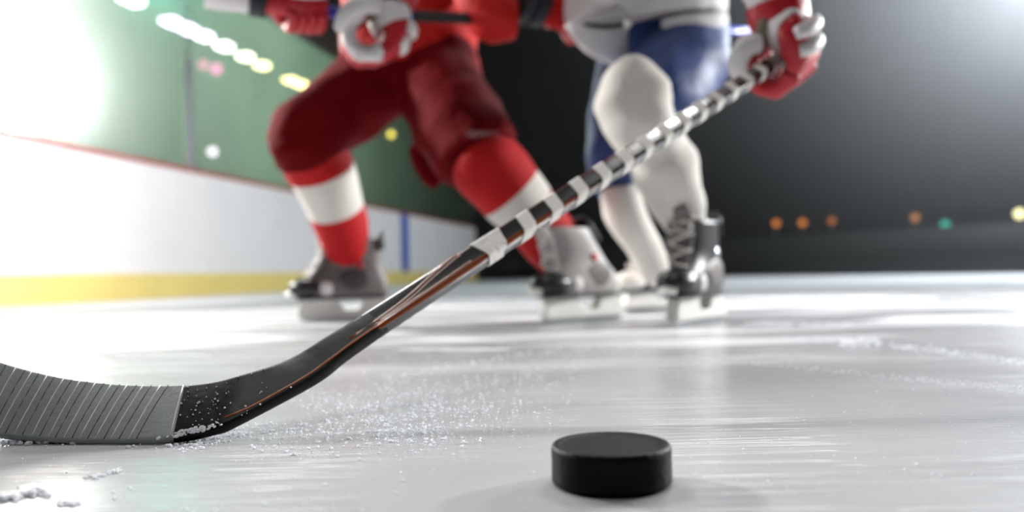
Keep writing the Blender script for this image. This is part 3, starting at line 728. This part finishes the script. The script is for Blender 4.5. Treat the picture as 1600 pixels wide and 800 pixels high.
# ------------------------------------------------------------------ loose snow on the ice
def chunk(bm, p, r):
    m = Matrix.Translation(p+Vector((0, 0, r*.45))) @ Matrix.Rotation(random.random()*6.3, 4, 'Z') @ Matrix.Rotation(random.random()*3, 4, 'X') @ Matrix.Diagonal((random.uniform(.7, 1.4), random.uniform(.6, 1.1), random.uniform(.5, .9), 1))
    bmesh.ops.create_icosphere(bm, subdivisions=1, radius=r, matrix=m)
def shavings():
    vs = []; fs = []
    base = bmesh.new(); bmesh.ops.create_icosphere(base, subdivisions=1, radius=1)
    bv = [v.co.copy() for v in base.verts]; bf = [[v.index for v in f.verts] for f in base.faces]; base.free()
    def put(p, r):
        m = Matrix.Rotation(random.random()*6.3, 3, 'Z') @ Matrix.Rotation(random.random()*3, 3, 'X')
        sx, sy, sz = random.uniform(.7, 1.5), random.uniform(.6, 1.1), random.uniform(.5, .9); o = len(vs)
        for c in bv:
            q = m @ Vector((c.x*sx, c.y*sy, c.z*sz))*r; vs.append((p.x+q.x, p.y+q.y, max(.0001, r*.5+q.z)))
        for f in bf: fs.append([i+o for i in f])
    def size(): return .00035+.0016*random.random()**5
    n = 0
    while n < 5200:                                       # the fan sprayed off the blade
        px = random.uniform(350, 900); t = (px-350)/550
        lo = 672-95*t**.8; hi = 700-70*max(0, t-.55)/.45
        py = random.gauss((lo+hi)/2-18, 34)
        if py < 520 or py > 722: continue
        if random.random() > .25+.75*math.exp(-((px-600)/170)**2): continue
        if mn.noise(Vector((px*.012, py*.03, 2))) < random.uniform(-.6, .5): continue
        put(G(px, py), size()*(1+.0*t)); n += 1
    for k in range(420):
        px = random.gauss(330, 50); py = 692-max(0, px-310)*.28+random.gauss(4, 5); put(G(px, py), size()*1.2)
    for k in range(900):                                  # thin scatter everywhere
        px = random.uniform(-50, 1650); py = random.uniform(470, 800)
        put(G(px, py), size()*.8)
    lines = [((1230, 530), (1330, 532), 160, .003), ((1320, 538), (1370, 536), 160, .006), ((1390, 540), (1600, 566), 260, .0025), ((1150, 562), (1600, 612), 320, .0011),
             ((1430, 592), (1600, 606), 130, .0014), ((890, 545), (1060, 540), 130, .0018), ((1060, 556), (1200, 566), 90, .0012), ((600, 590), (880, 545), 260, .0016),
             ((0, 692), (120, 690), 260, .003), ((0, 782), (70, 770), 160, .003), ((140, 748), (190, 735), 50, .002), ((90, 790), (120, 788), 40, .002)]
    for (x0, y0), (x1, y1), c, r in lines:
        for k in range(c):
            f = random.random(); put(G(x0+(x1-x0)*f+random.gauss(0, 4), y0+(y1-y0)*f+random.gauss(0, 2.2)), r*random.uniform(.25, 1)**1.5)
    me = bpy.data.meshes.new('ice_shavings'); me.from_pydata(vs, [], fs); me.materials.append(M['snow'])
    o = bpy.data.objects.new('ice_shavings', me); C.objects.link(o)
    tag(o, 'white ice shavings sprinkled over the ice between the blade and the puck', 'snow', kind='stuff')
shavings()
# low drifts of scraped snow further out
def drift(x0, x1, y, h, wdt):
    bm = bmesh.new(); a = G(x0, y); b = G(x1, y); n = 40; w = wdt
    t = (b-a).normalized(); nr = Vector((-t.y, t.x, 0)); rows = []
    for i in range(n+1):
        f = i/n; env = math.sin(PI*f)**.5; c = a+(b-a)*f; row = []
        for j in range(9):
            g_ = j/8*2-1; q = c+nr*(g_*w*env*(1+.4*mn.noise(Vector((f*9, j, y)))))
            z = h*env*(1-g_*g_)*(.6+.8*abs(mn.noise(Vector((q.x*14, q.y*14, y)))))
            row.append(bm.verts.new((q.x, q.y, max(.0003, z))))
        rows.append(row)
    for r_, s_ in zip(rows, rows[1:]):
        for j in range(8): bm.faces.new((r_[j], r_[j+1], s_[j+1], s_[j]))
    return bm
dl = [('long thin drift of scraped snow beside the white skate', 1158, 1335, 506, .006, .06), ('wide drift of scraped snow at the ice edge on the right', 1390, 1660, 498, .008, .10),
      ('narrow ridge of snow across the far ice', 1120, 1470, 466, .008, .16), ('thin snow ridge behind the wide drift, by the far boards', 1440, 1660, 455, .010, .2),
      ('low smear of snow under the taped shaft', 620, 800, 546, .0025, .03), ('pale smear of snow on the ice before the yellow kick plate', 90, 330, 555, .0025, .02),
      ('bank of snow between the two skaters', 640, 850, 468, .010, .16)]
for lb, x0, x1, y, h, w in dl:
    tag(obj('snow_drift', drift(x0, x1, y, h, w), M['snow']), lb, 'snow', kind='stuff')

# ------------------------------------------------------------------ lamps that show in the picture, and an added flare disc
def lamp(name, label, c, size, rgb, s, group=None, along=None):
    t = thing(name, label, 'lamp', c, group)
    bm = NB(); box(bm, (-size[0]*1.1, -size[1]*1.1, size[2]*.3), (size[0]*1.1, size[1]*1.1, size[2]*1.6), frame(along or bd, (0, 0, 1), c)); obj('housing', bm, M['housing'], t, smooth=False, bevel=.01)
    bm = NB(); tube(bm, [Vector(c)-Vector(along or bd)*size[0], c, Vector(c)+Vector(along or bd)*size[0]], [(size[1], size[2]*.9)]*3, hint=(0, 0, 1), seg=16, n=3, power=3)
    obj('diffuser', bm, lamp_mat(name+'_glow', rgb, s), t); return t
row = [(205, -2, 0.17, (255, 240, 235)), (268, 33, 0.15, (240, 205, 255)), (293, 44, 0.15, (240, 205, 255)), (318, 55, 0.14, (250, 220, 255)), (350, 71, 0.14, (255, 232, 240)), (383, 87, 0.12, (255, 236, 210)), (409, 101, 0.11, (255, 226, 170)),
       (453, 124, 0.10, (255, 220, 150)), (468, 130, 0.12, (255, 222, 150)), (482, 136, 0.12, (255, 226, 160))]
nth = ['nearest', 'second nearest', 'third nearest', 'fourth nearest', 'fifth nearest', 'sixth nearest', 'seventh nearest', 'third from the far end', 'second from the far end', 'farthest']
for i, (px, py, s, rgb) in enumerate(row):
    hy = 426.7-(px-800)*.0222; Y = (5-H)*F/(hy-py)
    lamp('ceiling_lamp', 'glowing ceiling lamp over the left stand, %s in its row' % nth[i], P(px, py, Y), (s, .15, .10), rgb, 8, 'row of ceiling lamps over the left stand')
def globe(label, px, py, Y, r, rgb, s, group='small globe lamps on posts'):
    c = P(px, py, Y); t = thing('globe_lamp', label, 'lamp', c, group)
    bm = NB(); ball(bm, c, r, 16, 10); obj('globe', bm, lamp_mat('globe_glow', rgb, s), t)
    bm = NB(); tube(bm, [c+Vector((0, r*.6, -r*.7)), c+Vector((0, r*.9, -r*1.6)), Vector((c.x, c.y+r, 0))], [r*.5, .018, .02], seg=10, n=3); obj('post', bm, M['housing'], t)
globe('small orange lamp on the dark far side, nearest the white skater', 1213, 349, 14.8, .06, (255, 150, 70), .9)
globe('small orange lamp second from the white skater', 1254, 348, 14.6, .06, (255, 150, 70), .9)
globe('dim orange lamp third from the white skater', 1300, 345, 14.4, .06, (255, 150, 80), .5)
globe('dim orange lamp beside the teal lamp', 1430, 340, 13, .06, (255, 170, 110), .6)
globe('dim teal lamp on the dark far side', 1477, 352, 12.6, .07, (60, 220, 190), .9)
globe('yellowish white lamp at the right end of the far side', 1593, 334, 12, .07, (255, 245, 180), 2.5)
globe('yellow lamp seen between the legs in red', 611, 210, 18, .07, (255, 214, 90), 4)
globe('pale lamp behind the rink glass over the white boards', 332, 237, 12, .07, (255, 225, 255), 3)
globe('pink lamp behind the rink glass under the lamp row', 338, 108, 14, .10, (255, 120, 190), 2)
globe('faint pink lamp behind the glass beside the pink lamp', 318, 101, 14, .09, (255, 130, 180), 1.4)

# glowing disc added to stand for lens flare, upper left behind the glass
fc = P(28, 128, 8.6)
fl = thing('flare_disc', 'large round white disc added to mimic lens flare over the left boards', 'flare_disc', fc)
aim = (Vector((0, .5, .2))-fc).normalized()
fm = frame(aim, (0, 0, 1), fc)
bm = NB(); lathe(bm, [(0, 0), (.52, 0), (.56, .02), (.56, -.10), (.40, -.34), (.14, -.46), (0, -.46)], 48, fm @ Matrix.Rotation(PI/2, 4, 'Y') @ Matrix.Translation((0, 0, -.02)))
obj('disc_housing', bm, M['housing'], fl)
bm = NB(); lathe(bm, [(0, .05), (.25, .043), (.42, .02), (.5, -.005), (0, -.005)], 48, fm @ Matrix.Rotation(PI/2, 4, 'Y') @ Matrix.Translation((0, 0, .0)))
obj('lens', bm, lamp_mat('flare_glow', (255, 250, 250), 16), fl)
bm = NB(); tube(bm, [fc-aim*.3+Vector((0, 0, -.4)), Vector((fc.x-aim.x*.3, fc.y-aim.y*.3, .0))], [.04, .05], seg=14); obj('mast', bm, M['housing'], fl)

# ------------------------------------------------------------------ mist added to carry the glow: behind the left glass and over the far ice on the right
def haze_mat(name, d, g_, fade=None):
    m = bpy.data.materials.new(name); m.use_nodes = True; nt = m.node_tree; nt.nodes.clear()
    o = nt.nodes.new('ShaderNodeOutputMaterial'); v = nt.nodes.new('ShaderNodeVolumeScatter')
    v.inputs['Color'].default_value = (.96, .97, 1, 1); v.inputs['Density'].default_value = d; v.inputs['Anisotropy'].default_value = g_
    if fade:                                               # thins out towards its rim
        tc = nt.nodes.new('ShaderNodeTexCoord'); mp = nt.nodes.new('ShaderNodeMapping'); mp.vector_type = 'TEXTURE'
        mp.inputs['Location'].default_value = fade[0]; mp.inputs['Scale'].default_value = fade[1]
        gr = nt.nodes.new('ShaderNodeTexGradient'); gr.gradient_type = 'QUADRATIC_SPHERE'
        mu = nt.nodes.new('ShaderNodeMath'); mu.operation = 'MULTIPLY'; mu.inputs[1].default_value = d
        nt.links.new(tc.outputs['Object'], mp.inputs['Vector']); nt.links.new(mp.outputs['Vector'], gr.inputs['Vector'])
        nt.links.new(gr.outputs['Fac'], mu.inputs[0]); nt.links.new(mu.outputs[0], v.inputs['Density'])
    nt.links.new(v.outputs[0], o.inputs['Volume']); return m
bm = NB(); box(bm, (-4.4, .2, .02), (11, 2.5, 4.75), frame(bd, (0, 0, 1), B0))
tag(obj('glow_haze', bm, haze_mat('stand_glow_haze', .05, .8), smooth=False), 'pale mist added behind the rink glass for the lens flare glow at upper left', 'glow_haze', kind='stuff')
bm = NB(); foot = [(-.2, 3.4), (7.9, 3.4), (6.75, 6.4), (5.5, 9.0), (4.15, 11.7), (3.6, 12.6), (-.2, 12.6)]
lo_ = [bm.verts.new((x, y, .02)) for x, y in foot]; hi_ = [bm.verts.new((x, y, 7.2)) for x, y in foot]
bm.faces.new(lo_[::-1]); bm.faces.new(hi_)
for k in range(7): bm.faces.new((lo_[k], lo_[(k+1) % 7], hi_[(k+1) % 7], hi_[k]))
tag(obj('glow_haze', bm, haze_mat('rink_glow_haze', .17, .3, ((5.2, 7.9, 3.2), (5.6, 4.6, 4.6))), smooth=False), 'grey mist added over the far ice to spread the glow at upper right', 'glow_haze', kind='stuff')
# ------------------------------------------------------------------ light
def light(name, kind, loc, power, rgb=(255, 255, 255), target=None, **k):
    d = bpy.data.lights.new(name, kind); d.energy = power; d.color = lin(rgb)
    for a, v in k.items(): setattr(d, a, v)
    o = bpy.data.objects.new(name, d); C.objects.link(o); o.location = loc
    if target is not None: o.rotation_euler = (Vector(target)-Vector(loc)).to_track_quat('-Z', 'Y').to_euler()
    return o
light('strobe_left', 'SPOT', (-2.9, 3.0, 1.6), 680, (255, 252, 250), (0, .9, .2), spot_size=math.radians(120), spot_blend=.6, shadow_soft_size=.12)
light('strobe_right', 'SPOT', (3.7, 3.0, 1.35), 800, (255, 254, 252), (0, .9, .2), spot_size=math.radians(110), spot_blend=.6, shadow_soft_size=.12)
light('flare_left', 'POINT', fc+aim*.3, 1150, (255, 246, 248), shadow_soft_size=.4)  # light of the added flare disc, makes the mist around it glow
light('board_fill', 'SPOT', (-1.7, 3.2, 2.0), 420, (255, 250, 252), (-3.0, 5.2, .45), spot_size=math.radians(85), spot_blend=.7, shadow_soft_size=.3)  # added fill out of view, brightens the left boards
light('flare_pink', 'POINT', P(40, -70, 8.2), 380, (255, 225, 228), shadow_soft_size=.4)  # added pinkish source out of view, colours the mist like lens flare
light('flare_teal', 'POINT', P(235, -50, 9.4), 110, (110, 255, 225), shadow_soft_size=.4)  # added teal source for the flare colour beside the white disc
light('flood_right', 'POINT', P(1830, -190, 7.3), 2200, (232, 240, 248), shadow_soft_size=.4)
for x_ in (-2, 2):
    light('overhead_spot', 'SPOT', (x_, 4.9, 5.3), 760, (255, 253, 252), (x_*.5, 1.3, 0), spot_size=math.radians(56), spot_blend=.9, shadow_soft_size=.8)
light('overhead_spot', 'SPOT', (0, .6, 5.3), 340, (255, 253, 252), (0, 1.2, 0), spot_size=math.radians(60), spot_blend=.9, shadow_soft_size=.8)  # added front fill from above for the blade tape and snow specks
w = bpy.data.worlds.new('world'); SC.world = w; w.use_nodes = True
w.node_tree.nodes['Background'].inputs[0].default_value = (.5, .55, .6, 1); w.node_tree.nodes['Background'].inputs[1].default_value = .01

SC.view_settings.view_transform = 'Standard'; SC.view_settings.look = 'None'; SC.view_settings.gamma = 1; SC.view_settings.use_curve_mapping = False
SC.view_settings.exposure = 0
SC.cycles.use_denoising = True
SC.cycles.max_bounces = 8; SC.cycles.volume_bounces = 0; SC.cycles.transparent_max_bounces = 12
SC.cycles.caustics_reflective = False; SC.cycles.caustics_refractive = False; SC.cycles.sample_clamp_indirect = 8
